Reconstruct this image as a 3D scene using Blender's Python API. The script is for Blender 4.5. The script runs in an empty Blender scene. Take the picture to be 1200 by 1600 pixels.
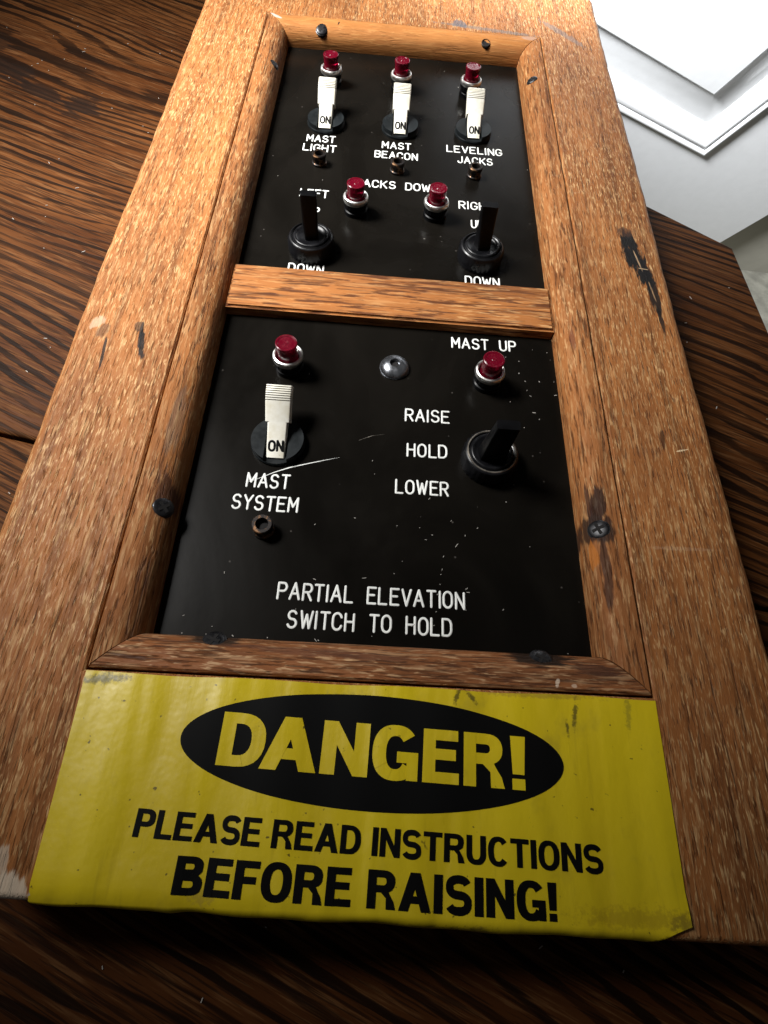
import bpy, bmesh, math, random
from mathutils import Vector, Matrix, Euler

random.seed(7)
scene = bpy.context.scene
C = scene.collection
S = 0.15            # metres per layout unit (one unit = width of the panel opening)
PI = math.pi

# ------------------------------------------------------------------ camera
cam_d = bpy.data.cameras.new('camera')
cam = bpy.data.objects.new('camera', cam_d)
C.objects.link(cam)
cam.location = (-0.03398 * S, -0.15353 * S, 0.98689 * S)
cam.rotation_euler = (0.45876, -0.05704, 0.04061)
cam_d.sensor_width = 36.0
cam_d.lens = 36.0 * 850 / 1600
cam_d.clip_start = 0.005
cam_d.clip_end = 60
scene.camera = cam

# ------------------------------------------------------------------ world
world = bpy.data.worlds.new('World')
scene.world = world
world.use_nodes = True
wb = world.node_tree.nodes['Background']
wb.inputs[0].default_value = (0.92, 0.95, 1.0, 1)
wb.inputs[1].default_value = 0.03


# ------------------------------------------------------------------ lamps
def area(name, loc, target, size, size_y, power, col, spread=180):
    d = bpy.data.lights.new(name, 'AREA')
    d.shape = 'RECTANGLE'
    d.size = size * S
    d.size_y = size_y * S
    d.energy = power
    d.color = col
    d.spread = math.radians(spread)
    o = bpy.data.objects.new(name, d)
    C.objects.link(o)
    o.location = Vector(loc) * S
    v = (Vector(target) - Vector(loc)).normalized()
    o.rotation_euler = v.to_track_quat('-Z', 'Y').to_euler()
    return o


area('window_light', (-2.9, 2.15, 3.5), (-0.75, 1.72, 0), 1.9, 1.6, 1.66, (1.0, 0.985, 0.96), 45)
area('door_fill', (-0.8, 2.6, 1.35), (2.7, 4.2, -0.9), 0.9, 0.9, 2.0, (0.94, 0.97, 1.0), 56)  # added fill with no real source, only brightens the white door

vs = scene.view_settings
vs.view_transform = 'Standard'
vs.look = 'None'
vs.exposure = 0
vs.gamma = 1
vs.use_curve_mapping = False

# ------------------------------------------------------------------ layout numbers
D = 0.064           # depth of the black plate below the frame face
ZP = -D
H = 2.32            # opening height
MW = 0.0776         # moulding width
SX = 0.745          # half width of the frame
YB, YT = -0.343, 2.715
RB = 0.014            # the lower edge is rounded over less than the sides
rnd = 0.032
ZT = -0.30          # tabletop


# ------------------------------------------------------------------ node helpers
class NT:
    def __init__(self, name):
        self.m = bpy.data.materials.new(name)
        self.m.use_nodes = True
        self.t = self.m.node_tree
        self.n = self.t.nodes
        self.b = self.n['Principled BSDF']

    def node(self, typ, **kw):
        x = self.n.new(typ)
        for k, v in kw.items():
            setattr(x, k, v)
        return x

    def link(self, a, b):
        self.t.links.new(a, b)

    def setin(self, sock, v):
        if hasattr(v, 'is_output'):
            self.link(v, sock)
        elif isinstance(v, (tuple, list)) and len(v) == 3 and sock.type == 'RGBA':
            sock.default_value = (*v, 1)
        else:
            sock.default_value = v

    def coords(self):
        tc = self.node('ShaderNodeTexCoord')
        m = self.node('ShaderNodeMapping')
        m.inputs['Scale'].default_value = (1 / S, 1 / S, 1 / S)
        self.link(tc.outputs['Object'], m.inputs['Vector'])
        return m.outputs[0]

    def map(self, vec, scale=(1, 1, 1), rot=0, loc=(0, 0, 0)):
        m = self.node('ShaderNodeMapping')
        m.inputs['Scale'].default_value = scale
        m.inputs['Rotation'].default_value = (0, 0, rot)
        m.inputs['Location'].default_value = loc
        self.link(vec, m.inputs['Vector'])
        return m.outputs[0]

    def noise(self, vec, scale=1, detail=3, rough=0.55, dist=0):
        x = self.node('ShaderNodeTexNoise')
        x.inputs['Scale'].default_value = scale
        x.inputs['Detail'].default_value = detail
        x.inputs['Roughness'].default_value = rough
        x.inputs['Distortion'].default_value = dist
        self.link(vec, x.inputs['Vector'])
        return x.outputs['Fac']

    def ramp(self, fac, a, b, va=0.0, vb=1.0):
        x = self.node('ShaderNodeMapRange')
        x.interpolation_type = 'SMOOTHSTEP'
        self.setin(x.inputs['Value'], fac)
        x.inputs['From Min'].default_value = a
        x.inputs['From Max'].default_value = b
        x.inputs['To Min'].default_value = va
        x.inputs['To Max'].default_value = vb
        return x.outputs[0]

    def math(self, op, a, b=0.0, clamp=False):
        x = self.node('ShaderNodeMath', operation=op)
        x.use_clamp = clamp
        self.setin(x.inputs[0], a)
        self.setin(x.inputs[1], b)
        return x.outputs[0]

    def mix(self, fac, a, b):
        x = self.node('ShaderNodeMix', data_type='RGBA')
        self.setin(x.inputs[0], fac)
        self.setin(x.inputs[6], a)
        self.setin(x.inputs[7], b)
        return x.outputs[2]

    def bump(self, h, strength, dist=0.001, normal=None):
        x = self.node('ShaderNodeBump')
        x.inputs['Strength'].default_value = strength
        x.inputs['Distance'].default_value = dist
        self.link(h, x.inputs['Height'])
        if normal is not None:
            self.link(normal, x.inputs['Normal'])
        return x.outputs[0]

    def spot(self, vec, cx, cy, hw, hl, ang, ragged, e0=1.1, e1=0.75):
        """an elongated mark centred at (cx, cy), 0..1, ragged along its outline"""
        v = self.node('ShaderNodeVectorMath', operation='SUBTRACT')
        self.link(vec, v.inputs[0])
        v.inputs[1].default_value = (cx, cy, 0)
        m = self.node('ShaderNodeVectorRotate', rotation_type='Z_AXIS')
        self.link(v.outputs[0], m.inputs['Vector'])
        m.inputs['Angle'].default_value = ang
        sc = self.node('ShaderNodeVectorMath', operation='MULTIPLY')
        self.link(m.outputs[0], sc.inputs[0])
        sc.inputs[1].default_value = (1 / hw, 1 / hl, 0)
        ln = self.node('ShaderNodeVectorMath', operation='LENGTH')
        self.link(sc.outputs[0], ln.inputs[0])
        r = self.math('ADD', ln.outputs['Value'], ragged)
        return self.ramp(r, e0, e1)

    def out(self, col=None, rough=None, normal=None, metal=None, **kw):
        if col is not None:
            self.setin(self.b.inputs['Base Color'], col)
        if rough is not None:
            self.setin(self.b.inputs['Roughness'], rough)
        if metal is not None:
            self.setin(self.b.inputs['Metallic'], metal)
        if normal is not None:
            self.link(normal, self.b.inputs['Normal'])
        for k, v in kw.items():
            self.setin(self.b.inputs[k.replace('_', ' ')], v)
        return self.m


def plain(name, col, rough=0.5, metal=0.0, noise=0.0, nscale=60, bump=0.0, **kw):
    t = NT(name)
    if noise or bump:
        v = t.coords()
        n = t.noise(v, nscale, 4, 0.6)
        dark = tuple(c * (1 - noise) for c in col)
        lite = tuple(min(1, c * (1 + noise)) for c in col)
        c = t.mix(t.ramp(n, 0.3, 0.7), dark, lite)
        r = t.ramp(n, 0.25, 0.75, max(0.05, rough - 0.12), min(1, rough + 0.12))
        nb = t.bump(n, bump, 0.0004) if bump else None
        return t.out(c, r, nb, metal, **kw)
    return t.out(col, rough, None, metal, **kw)


def wood(name, along, base, warm, pale, dark, fleck=0.55, pore=0.6, marks=(), rough=0.5, seed=0.0, k=1.0, pt=0.0):
    """worn oak: long pale flecks and dark open pores that run along one axis"""
    t = NT(name)
    v = t.coords()
    lo = (seed, seed * 1.7, seed * 0.3)

    def st(across, length):
        sc = (across * k, length * k, across * k) if along == 'y' else (length * k, across * k, across * k)
        return t.map(v, sc, 0, lo)
    big = t.noise(st(8, 2.2), 1, 4, 0.62)
    lane = t.noise(st(42, 1.6), 1, 3, 0.6, 0.3)
    patch = t.noise(st(5, 3), 1, 3, 0.55)
    f1 = t.noise(st(255, 36), 1, 2.5, 0.6, 0.3)
    f2 = t.noise(st(135, 13), 1, 3, 0.65, 0.4)
    p1 = t.noise(st(240, 20), 1, 3, 0.6, 0.4)
    p2 = t.noise(st(110, 5), 1, 3, 0.65, 0.8)
    c = t.mix(t.ramp(big, 0.33, 0.67), base, warm)
    c = t.mix(t.math('MULTIPLY', t.ramp(lane, 0.52, 0.32), 0.45), c, dark)
    c = t.mix(t.math('MULTIPLY', t.ramp(f2, 0.50, 0.68), fleck * 0.5), c, pale)
    fm = t.math('MULTIPLY', t.ramp(f1, 0.54, 0.66), t.ramp(patch, 0.34, 0.62, 0.3 * fleck, 1.0 * fleck))
    c = t.mix(fm, c, pale)
    pm = t.math('MULTIPLY', t.ramp(p1, 0.44 + pt, 0.30 + pt), pore)
    c = t.mix(pm, c, dark)
    pm2 = t.math('MULTIPLY', t.ramp(p2, 0.36 + pt, 0.26 + pt), pore)
    c = t.mix(pm2, c, dark)
    rag = t.math('MULTIPLY', t.math('SUBTRACT', t.noise(st(90, 16), 1, 3, 0.65), 0.5), 1.9)
    hm = t.math('SUBTRACT', t.math('ADD', t.math('MULTIPLY', f1, 0.7), t.math('MULTIPLY', f2, 0.5)), t.math('ADD', pm, pm2))
    for (cx, cy, hw, hl, ang, col, amt) in marks:
        s = t.math('MULTIPLY', t.spot(v, cx, cy, hw, hl, ang, rag), amt)
        c = t.mix(s, c, col)
    r = t.ramp(f1, 0.3, 0.75, rough + 0.12, rough - 0.1)
    nb = t.bump(hm, 0.6, 0.0005)
    return t.out(c, r, nb, None, Specular_IOR_Level=0.12)


BASE, WARM, PALE, DARK = (0.25, 0.093, 0.029), (0.345, 0.131, 0.039), (0.65, 0.41, 0.19), (0.050, 0.016, 0.006)
CHAR = (0.012, 0.011, 0.011)
frame_marks = [
    (0.652, 1.225, 0.022, 0.055, -0.15, CHAR, 1.0), (0.655, 1.165, 0.028, 0.060, -0.12, CHAR, 1.0), (0.675, 1.095, 0.023, 0.062, -0.15, CHAR, 1.0),
    (0.685, 1.010, 0.015, 0.070, -0.06, CHAR, 0.95), (0.688, 0.935, 0.006, 0.055, -0.03, CHAR, 0.9), (0.648, 1.265, 0.022, 0.022, 0.0, (0.06, 0.03, 0.02), 0.7),
    (0.664, 1.15, 0.0020, 0.05, -0.15, (0.50, 0.33, 0.19), 0.7), (0.684, 1.03, 0.002, 0.04, -0.1, (0.45, 0.28, 0.15), 0.6), (0.672, 1.118, 0.016, 0.0020, 0.15, (0.6, 0.42, 0.25), 0.7),
    (-0.576, 0.730, 0.007, 0.050, -0.2, CHAR, 0.95), (-0.584, 0.755, 0.005, 0.045, -0.1, CHAR, 0.9), (-0.594, 0.785, 0.012, 0.016, 0, (0.05, 0.03, 0.02), 0.7),
    (-0.672, 0.765, 0.014, 0.024, 0.3, (0.09, 0.05, 0.03), 0.6), (-0.655, 0.70, 0.004, 0.05, -0.1, CHAR, 0.9),
    (-0.69, 0.79, 0.014, 0.022, 0.5, (0.55, 0.42, 0.29), 0.5),
    (0.585, 2.365, 0.016, 0.13, -0.72, (0.15, 0.13, 0.12), 0.6), (0.30, 2.345, 0.012, 0.20, -1.47, (0.13, 0.12, 0.11), 0.6),
    (0.20, 2.37, 0.025, 0.03, -0.6, (0.10, 0.10, 0.11), 0.75),
    (-0.52, -0.318, 0.03, 0.022, 0.4, (0.66, 0.55, 0.42), 0.8), (-0.545, -0.28, 0.012, 0.02, 0, (0.6, 0.5, 0.38), 0.6),
    (0.66, 0.535, 0.002, 0.014, 1.3, (0.80, 0.6, 0.36), 0.8), (0.61, 0.295, 0.004, 0.07, 1.55, (0.70, 0.55, 0.38), 0.12),
    (0.62, 0.56, 0.006, 0.03, 0.1, (0.05, 0.02, 0.01), 0.8),
]
M_FRAME = wood('worn_oak_frame', 'y', BASE, WARM, PALE, DARK, 0.80, 0.68, frame_marks, 0.5, 0.0, 1.0, 0.015)
side_marks = [
    (0.449, 0.375, 0.014, 0.05, 0.05, (0.02, 0.010, 0.008), 0.9), (0.450, 0.25, 0.008, 0.09, 0.0, (0.035, 0.015, 0.010), 0.8), (0.436, 0.39, 0.004, 0.06, 0.0, (0.03, 0.012, 0.01), 0.8),
    (0.446, 0.331, 0.036, 0.036, 0.0, (0.03, 0.015, 0.010), 0.9), (-0.44, 0.345, 0.022, 0.045, 0.0, (0.05, 0.02, 0.012), 0.8),
    (0.433, 0.275, 0.007, 0.030, 0.0, (0.42, 0.14, 0.025), 0.8), (0.45, 0.85, 0.006, 0.04, 0.0, (0.10, 0.03, 0.02), 0.6),
    (-0.455, 0.52, 0.016, 0.10, 0.0, (0.14, 0.09, 0.06), 0.5),
]
M_SIDE = wood('oak_side_moulding', 'y', (0.235, 0.088, 0.028), (0.32, 0.122, 0.037), (0.62, 0.39, 0.18), DARK, 0.55, 0.75, side_marks, 0.6, 3.1, 0.8, 0.03)
end_marks = [
    (0.306, 0.067, 0.060, 0.024, 0.0, (0.02, 0.012, 0.008), 0.95), (-0.295, 0.067, 0.05, 0.016, 0.0, (0.03, 0.018, 0.012), 0.9),
    (0.40, 0.045, 0.05, 0.012, 0.1, (0.07, 0.03, 0.018), 0.7), (-0.1, 0.05, 0.16, 0.010, 0.02, (0.12, 0.05, 0.03), 0.6),
    (0.325, 0.018, 0.004, 0.009, 0.3, (0.70, 0.56, 0.42), 0.7), (0.355, 0.014, 0.007, 0.004, 0.0, (0.66, 0.5, 0.36), 0.6),
    (-0.47, 2.30, 0.035, 0.006, 0.6, (0.42, 0.40, 0.38), 0.7), (0.455, 2.30, 0.03, 0.012, 0.0, (0.34, 0.26, 0.22), 0.5),
    (-0.24, 2.288, 0.003, 0.008, 0.3, CHAR, 0.9),
]
M_END_LOW = wood('oak_lower_moulding', 'x', (0.20, 0.075, 0.028), (0.27, 0.098, 0.034), (0.66, 0.43, 0.23), (0.07, 0.028, 0.014), 0.6, 0.85, end_marks, 0.5, 5.3, 0.85, 0.05)
M_END_TOP = wood('oak_upper_moulding', 'x', (0.33, 0.128, 0.036), (0.41, 0.165, 0.046), (0.66, 0.36, 0.13), (0.16, 0.06, 0.02), 0.30, 0.35, end_marks, 0.6, 8.2, 0.6)
M_BAR = wood('oak_divider', 'x', (0.29, 0.108, 0.032), (0.36, 0.135, 0.038), (0.70, 0.43, 0.19), (0.09, 0.03, 0.012), 0.40, 0.95, [(0.5, 0, 0.001, 0.001, 0, CHAR, 0)], 0.5, 11.0, 0.5, 0.055)


def table_mat():
    t = NT('dark_stained_oak')
    v0 = t.coords()
    v = t.map(v0, (1, 1, 1), math.radians(23))
    sep = t.node('ShaderNodeSeparateXYZ')
    t.link(v, sep.inputs[0])
    n1 = t.noise(t.map(v, (0.42, 1.5, 1), 0, (2.3, 0.7, 0)), 1, 1.5, 0.45)
    n2 = t.noise(t.map(v, (1.6, 12, 1), 0, (1, 2, 0)), 1, 3, 0.55)
    n3 = t.noise(t.map(v, (6, 60, 1), 0, (4, 2, 0)), 1, 2, 0.6)
    ph = t.math('ADD', t.math('MULTIPLY', sep.outputs['Y'], 150.0), t.math('MULTIPLY', n1, 118.0))
    ph = t.math('ADD', ph, t.math('ADD', t.math('MULTIPLY', n2, 6.5), t.math('MULTIPLY', n3, 2.2)))
    rings = t.math('SINE', ph)
    wid = t.noise(t.map(v, (0.9, 7, 1), 0, (7, 5, 0)), 1, 2, 0.5)
    lines = t.ramp(t.math('SUBTRACT', rings, t.math('MULTIPLY', t.math('SUBTRACT', wid, 0.5), 2.8)), 0.34, 0.70)
    brk = t.ramp(t.noise(t.map(v, (1.1, 22, 1)), 1, 3, 0.6), 0.34, 0.60)
    lines = t.math('MULTIPLY', lines, t.math('ADD', t.math('MULTIPLY', brk, 0.45), 0.55))
    pores = t.ramp(t.noise(t.map(v, (7, 190, 1)), 1, 2, 0.6, 0.2), 0.50, 0.36)
    patch = t.noise(t.map(v, (0.8, 3.4, 1)), 1, 3, 0.55)
    c = t.mix(t.ramp(patch, 0.32, 0.68), (0.052, 0.0170, 0.0050), (0.100, 0.036, 0.0105))
    fine = t.noise(t.map(v, (7, 125, 1), 0, (3, 1, 0)), 1, 3, 0.65)
    c = t.mix(t.math('MULTIPLY', t.ramp(fine, 0.5, 0.70), 0.6), c, (0.15, 0.070, 0.027))
    c = t.mix(t.math('MULTIPLY', lines, 0.92), c, (0.0070, 0.0036, 0.0022))
    c = t.mix(t.math('MULTIPLY', pores, 0.70), c, (0.010, 0.005, 0.003))
    rag = t.math('MULTIPLY', t.math('SUBTRACT', t.noise(t.map(v, (6, 34, 1)), 1, 4, 0.65), 0.5), 3.4)
    for (cx, cy, hw, hl, an, am) in ((-1.63, 2.42, 0.14, 0.055, 0.5, 0.85), (-1.42, 2.26, 0.11, 0.05, 0.6, 0.8), (-1.27, 2.2, 0.09, 0.07, 0.9, 0.85),
                                     (-1.75, 2.62, 0.10, 0.05, 0.3, 0.6)):
        s = t.math('MULTIPLY', t.spot(v0, cx, cy, hw, hl, an, rag), am)
        c = t.mix(s, c, (0.012, 0.007, 0.005))
    h = t.math('SUBTRACT', t.math('MULTIPLY', fine, 0.4), t.math('ADD', t.math('MULTIPLY', lines, 0.7), t.math('MULTIPLY', pores, 0.4)))
    r = t.ramp(fine, 0.3, 0.7, 0.45, 0.60)
    return t.out(c, r, t.bump(h, 0.3, 0.0004), None, Specular_IOR_Level=0.03)


M_TABLE = table_mat()


def plate_mat():
    t = NT('black_engraving_plate')
    v = t.coords()
    smear = t.noise(t.map(v, (3, 2, 1)), 1, 4, 0.6, 0.6)
    fine = t.noise(v, 55, 3, 0.6)
    c = t.mix(t.ramp(smear, 0.3, 0.7), (0.0035, 0.0030, 0.0024), (0.0068, 0.0058, 0.0046))
    vor = t.node('ShaderNodeTexVoronoi')
    vor.inputs['Scale'].default_value = 34
    t.link(v, vor.inputs['Vector'])
    sel = t.math('GREATER_THAN', t.noise(v, 9, 2), 0.60)
    dust = t.math('MULTIPLY', t.ramp(vor.outputs['Distance'], 0.10, 0.04), sel)
    c = t.mix(t.math('MULTIPLY', dust, 0.5), c, (0.10, 0.09, 0.08))
    r = t.ramp(smear, 0.25, 0.75, 0.20, 0.34)
    h = t.math('ADD', t.math('MULTIPLY', smear, 1.0), t.math('MULTIPLY', fine, 0.10))
    return t.out(c, r, t.bump(h, 0.12, 0.001), None, Specular_IOR_Level=0.06)


M_PLATE = plate_mat()


def sticker_mat():
    t = NT('yellow_vinyl')
    v = t.coords()
    wave = t.noise(t.map(v, (9, 1.6, 1), 0.05, (1.3, 0.2, 0)), 1, 2, 0.45, 0.4)
    streak = t.noise(t.map(v, (60, 5, 1)), 1, 3, 0.6)
    grime = t.noise(t.map(v, (9, 7, 1)), 1, 4, 0.65)
    speck = t.noise(v, 75, 2, 0.6)
    c = t.mix(t.ramp(wave, 0.36, 0.64), (0.60, 0.445, 0.008), (0.68, 0.515, 0.010))
    c = t.mix(t.math('MULTIPLY', t.ramp(streak, 0.58, 0.74), 0.20), c, (0.30, 0.215, 0.010))
    c = t.mix(t.math('MULTIPLY', t.ramp(grime, 0.57, 0.72), 0.35), c, (0.30, 0.22, 0.02))
    c = t.mix(t.math('MULTIPLY', t.ramp(speck, 0.70, 0.76), 0.8), c, (0.05, 0.035, 0.01))
    rag = t.math('MULTIPLY', t.math('SUBTRACT', t.noise(v, 130, 3, 0.7), 0.5), 3.2)
    for (cx, cy, hw, hl, an, col, am) in (
            (-0.46, -0.014, 0.040, 0.008, -0.1, (0.03, 0.03, 0.01), 0.75),
            (0.445, -0.03, 0.006, 0.03, 0.1, (0.12, 0.11, 0.02), 0.45),
            (0.42, -0.322, 0.10, 0.014, 0.0, (0.32, 0.20, 0.01), 0.45),
            (0.480, -0.328, 0.018, 0.012, 0.0, (0.20, 0.14, 0.02), 0.6),
            (0.29, -0.006, 0.10, 0.005, 0.0, (0.30, 0.18, 0.03), 0.5),
            (0.05, -0.347, 0.10, 0.006, 0.0, (0.12, 0.08, 0.02), 0.6),
            (0.17, -0.349, 0.03, 0.008, 0.0, (0.12, 0.08, 0.02), 0.6),
            (0.145, -0.012, 0.004, 0.018, 0.4, (0.05, 0.04, 0.01), 0.8),
            (0.17, -0.015, 0.004, 0.014, -0.7, (0.05, 0.04, 0.01), 0.8),
            (0.35, -0.035, 0.004, 0.022, 0.15, (0.06, 0.05, 0.01), 0.8),
            (0.335, -0.06, 0.003, 0.014, 0.0, (0.06, 0.05, 0.01), 0.8),
            (-0.24, -0.315, 0.018, 0.012, 0.0, (0.30, 0.2, 0.05), 0.4),
            (-0.05, -0.03, 0.05, 0.012, 0.0, (0.34, 0.27, 0.02), 0.5)):
        c = t.mix(t.math('MULTIPLY', t.spot(v, cx, cy, hw, hl, an, rag, 1.35, 0.35), am), c, col)
    h = t.math('ADD', wave, t.math('MULTIPLY', grime, 0.18))
    n = t.bump(h, 0.75, 0.0030)
    n = t.bump(streak, 0.10, 0.0005, n)
    return t.out(c, t.ramp(grime, 0.3, 0.7, 0.30, 0.42), n)


M_YELLOW = sticker_mat()
M_INK = plain('black_ink', (0.004, 0.004, 0.004), 0.5, 0, 0, 30, 0, Specular_IOR_Level=0.07)
M_PAINT = plain('white_engraving_paint', (0.74, 0.75, 0.72), 0.6, 0, 0.12, 25)
M_RED = plain('red_lens_plastic', (0.19, 0.0015, 0.016), 0.20, 0, 0.12, 40, 0, Transmission_Weight=0.5, IOR=1.49)
M_CHROME = plain('worn_chrome', (0.78, 0.78, 0.75), 0.38, 1.0, 0.22, 45, 0.15)
M_STEEL = plain('blackened_steel', (0.24, 0.25, 0.27), 0.32, 0.9, 0.35, 40, 0.2)
M_BLKMETAL = plain('black_oxide', (0.020, 0.020, 0.022), 0.36, 0.5, 0.3, 40, 0.15)
M_BLACK = plain('black_plastic', (0.0035, 0.0035, 0.004), 0.36, 0, 0.3, 30, 0, Specular_IOR_Level=0.10)
M_DISC = plain('dark_bushing_plastic', (0.009, 0.011, 0.012), 0.42, 0, 0.3, 30, 0.1, Specular_IOR_Level=0.12)
M_KNURL = plain('knurled_black_nut', (0.005, 0.005, 0.006), 0.34, 0, 0.3, 30, 0, Specular_IOR_Level=0.30)
M_GRIME = plain('groove_grime', (0.10, 0.085, 0.055), 0.8)
M_HOLE_SHADE = plain('hole_shade', (0.004, 0.003, 0.003), 0.9)  # near-black colour stands in for the shade inside holes and slots
M_DUST = plain('dust', (0.34, 0.32, 0.29), 0.9)
M_RIM = plain('dull_nickel_rim', (0.30, 0.27, 0.23), 0.34, 0.9, 0.4, 30, 0.2)
M_FLOOR = plain('grey_carpet_floor', (0.24, 0.23, 0.19), 0.9, 0, 0.25, 6, 0.3)
M_WALL = plain('grey_beige_wall', (0.40, 0.38, 0.32), 0.85, 0, 0.08, 2.5, 0.2)
M_DOOR = plain('white_door_paint', (0.80, 0.80, 0.80), 0.45, 0, 0.015, 14, 0.25)


def brass_mat():
    t = NT('tarnished_brass')
    v = t.coords()
    n = t.noise(v, 60, 4, 0.65)
    c = t.mix(t.ramp(n, 0.50, 0.66), (0.014, 0.011, 0.010), (0.20, 0.105, 0.05))
    return t.out(c, t.ramp(n, 0.3, 0.7, 0.55, 0.35), None, 0.7)


M_BRASS = brass_mat()


def ivory_mat():
    t = NT('aged_ivory_plastic')
    v = t.coords()
    a = t.noise(v, 26, 4, 0.65)
    b = t.noise(t.map(v, (60, 90, 60)), 1, 3, 0.6)
    c = t.mix(t.ramp(a, 0.35, 0.7), (0.78, 0.76, 0.68), (0.66, 0.62, 0.50))
    c = t.mix(t.math('MULTIPLY', t.ramp(b, 0.66, 0.74), 0.75), c, (0.16, 0.12, 0.08))
    return t.out(c, 0.42, t.bump(a, 0.1, 0.0004))


M_IVORY = ivory_mat()


# ------------------------------------------------------------------ object helpers
def wpos(o):
    p = Vector(o.location)
    while o.parent:
        o = o.parent
        p += Vector(o.location)
    return p


def obj(name, bm, mats, parent=None, loc=(0, 0, 0), smooth=True, sharp=35):
    """link a bmesh built in layout units as ONE mesh object; loc is the world place of its origin"""
    bmesh.ops.recalc_face_normals(bm, faces=bm.faces)
    for v in bm.verts:
        v.co *= S
    if smooth:
        ca = math.radians(sharp)
        for f in bm.faces:
            f.smooth = True
        for e in bm.edges:
            if len(e.link_faces) == 2:
                e.smooth = e.calc_face_angle(0) < ca
    me = bpy.data.meshes.new(name)
    bm.to_mesh(me)
    bm.free()
    for m in (mats if isinstance(mats, (list, tuple)) else [mats]):
        me.materials.append(m)
    o = bpy.data.objects.new(name, me)
    C.objects.link(o)
    place(o, parent, loc)
    return o


def place(o, parent, loc):
    w = Vector(loc) * S
    if parent is not None:
        o.parent = parent
        w = w - wpos(parent)
    o.location = w


def thing(name, label, cat, loc):
    o = bpy.data.objects.new(name, None)
    o.empty_display_size = 0.02
    C.objects.link(o)
    o.location = Vector(loc) * S
    o['label'] = label
    o['category'] = cat
    return o


def copy_part(o, loc):
    """a copy of a part of the panel and of its sub-parts, moved to a new place"""
    c = o.copy()
    C.objects.link(c)
    c.location = Vector(loc) * S - wpos(o.parent)
    for ch in list(o.children):
        d = ch.copy()
        C.objects.link(d)
        d.parent = c
    return c


def lathe(bm, prof, n=40, cx=0, cy=0, knurl=None, cap0=True, cap1=True, M=None):
    """prof: list of (r, z); knurl: {index: depth} alternates the radius of that ring"""
    rings = []
    for i, (r, z) in enumerate(prof):
        ring = []
        for k in range(n):
            rr = r - (knurl[i] if knurl and i in knurl and k % 2 else 0)
            a = 2 * PI * k / n
            p = Vector((cx + rr * math.cos(a), cy + rr * math.sin(a), z))
            ring.append(bm.verts.new(M @ p if M else p))
        rings.append(ring)
    fs = []
    for a, b in zip(rings, rings[1:]):
        for k in range(n):
            fs.append(bm.faces.new((a[k], a[(k + 1) % n], b[(k + 1) % n], b[k])))
    if cap0:
        fs.append(bm.faces.new(rings[0][::-1]))
    if cap1:
        fs.append(bm.faces.new(rings[-1]))
    return fs


def box(bm, x0, x1, y0, y1, z0, z1, M=None):
    vs = [Vector((x, y, z)) for z in (z0, z1) for y in (y0, y1) for x in (x0, x1)]
    v = [bm.verts.new(M @ p if M else p) for p in vs]
    fs = [bm.faces.new([v[i] for i in q]) for q in ((0, 2, 3, 1), (4, 5, 7, 6), (0, 1, 5, 4), (2, 6, 7, 3), (0, 4, 6, 2), (1, 3, 7, 5))]
    return fs


def prism(bm, pts, z0, z1, M=None):
    lo = [bm.verts.new(M @ Vector((x, y, z0)) if M else (x, y, z0)) for x, y in pts]
    hi = [bm.verts.new(M @ Vector((x, y, z1)) if M else (x, y, z1)) for x, y in pts]
    n = len(pts)
    bm.faces.new(lo[::-1])
    bm.faces.new(hi)
    for i in range(n):
        bm.faces.new((lo[i], lo[(i + 1) % n], hi[(i + 1) % n], hi[i]))


def rrect(x0, x1, y0, y1, r, n=8):
    pts = []
    for cx, cy, a0 in ((x1 - r, y1 - r, 0), (x0 + r, y1 - r, 90), (x0 + r, y0 + r, 180), (x1 - r, y0 + r, 270)):
        for k in range(n + 1):
            a = math.radians(a0 + 90 * k / n)
            pts.append((cx + r * math.cos(a), cy + r * math.sin(a)))
    return pts


# ------------------------------------------------------------------ engraved single-stroke letters
def arc(cx, cy, rx, ry, a0, a1, n=9):
    return [(cx + rx * math.cos(math.radians(a0 + (a1 - a0) * k / n)), cy + ry * math.sin(math.radians(a0 + (a1 - a0) * k / n))) for k in range(n + 1)]


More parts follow.
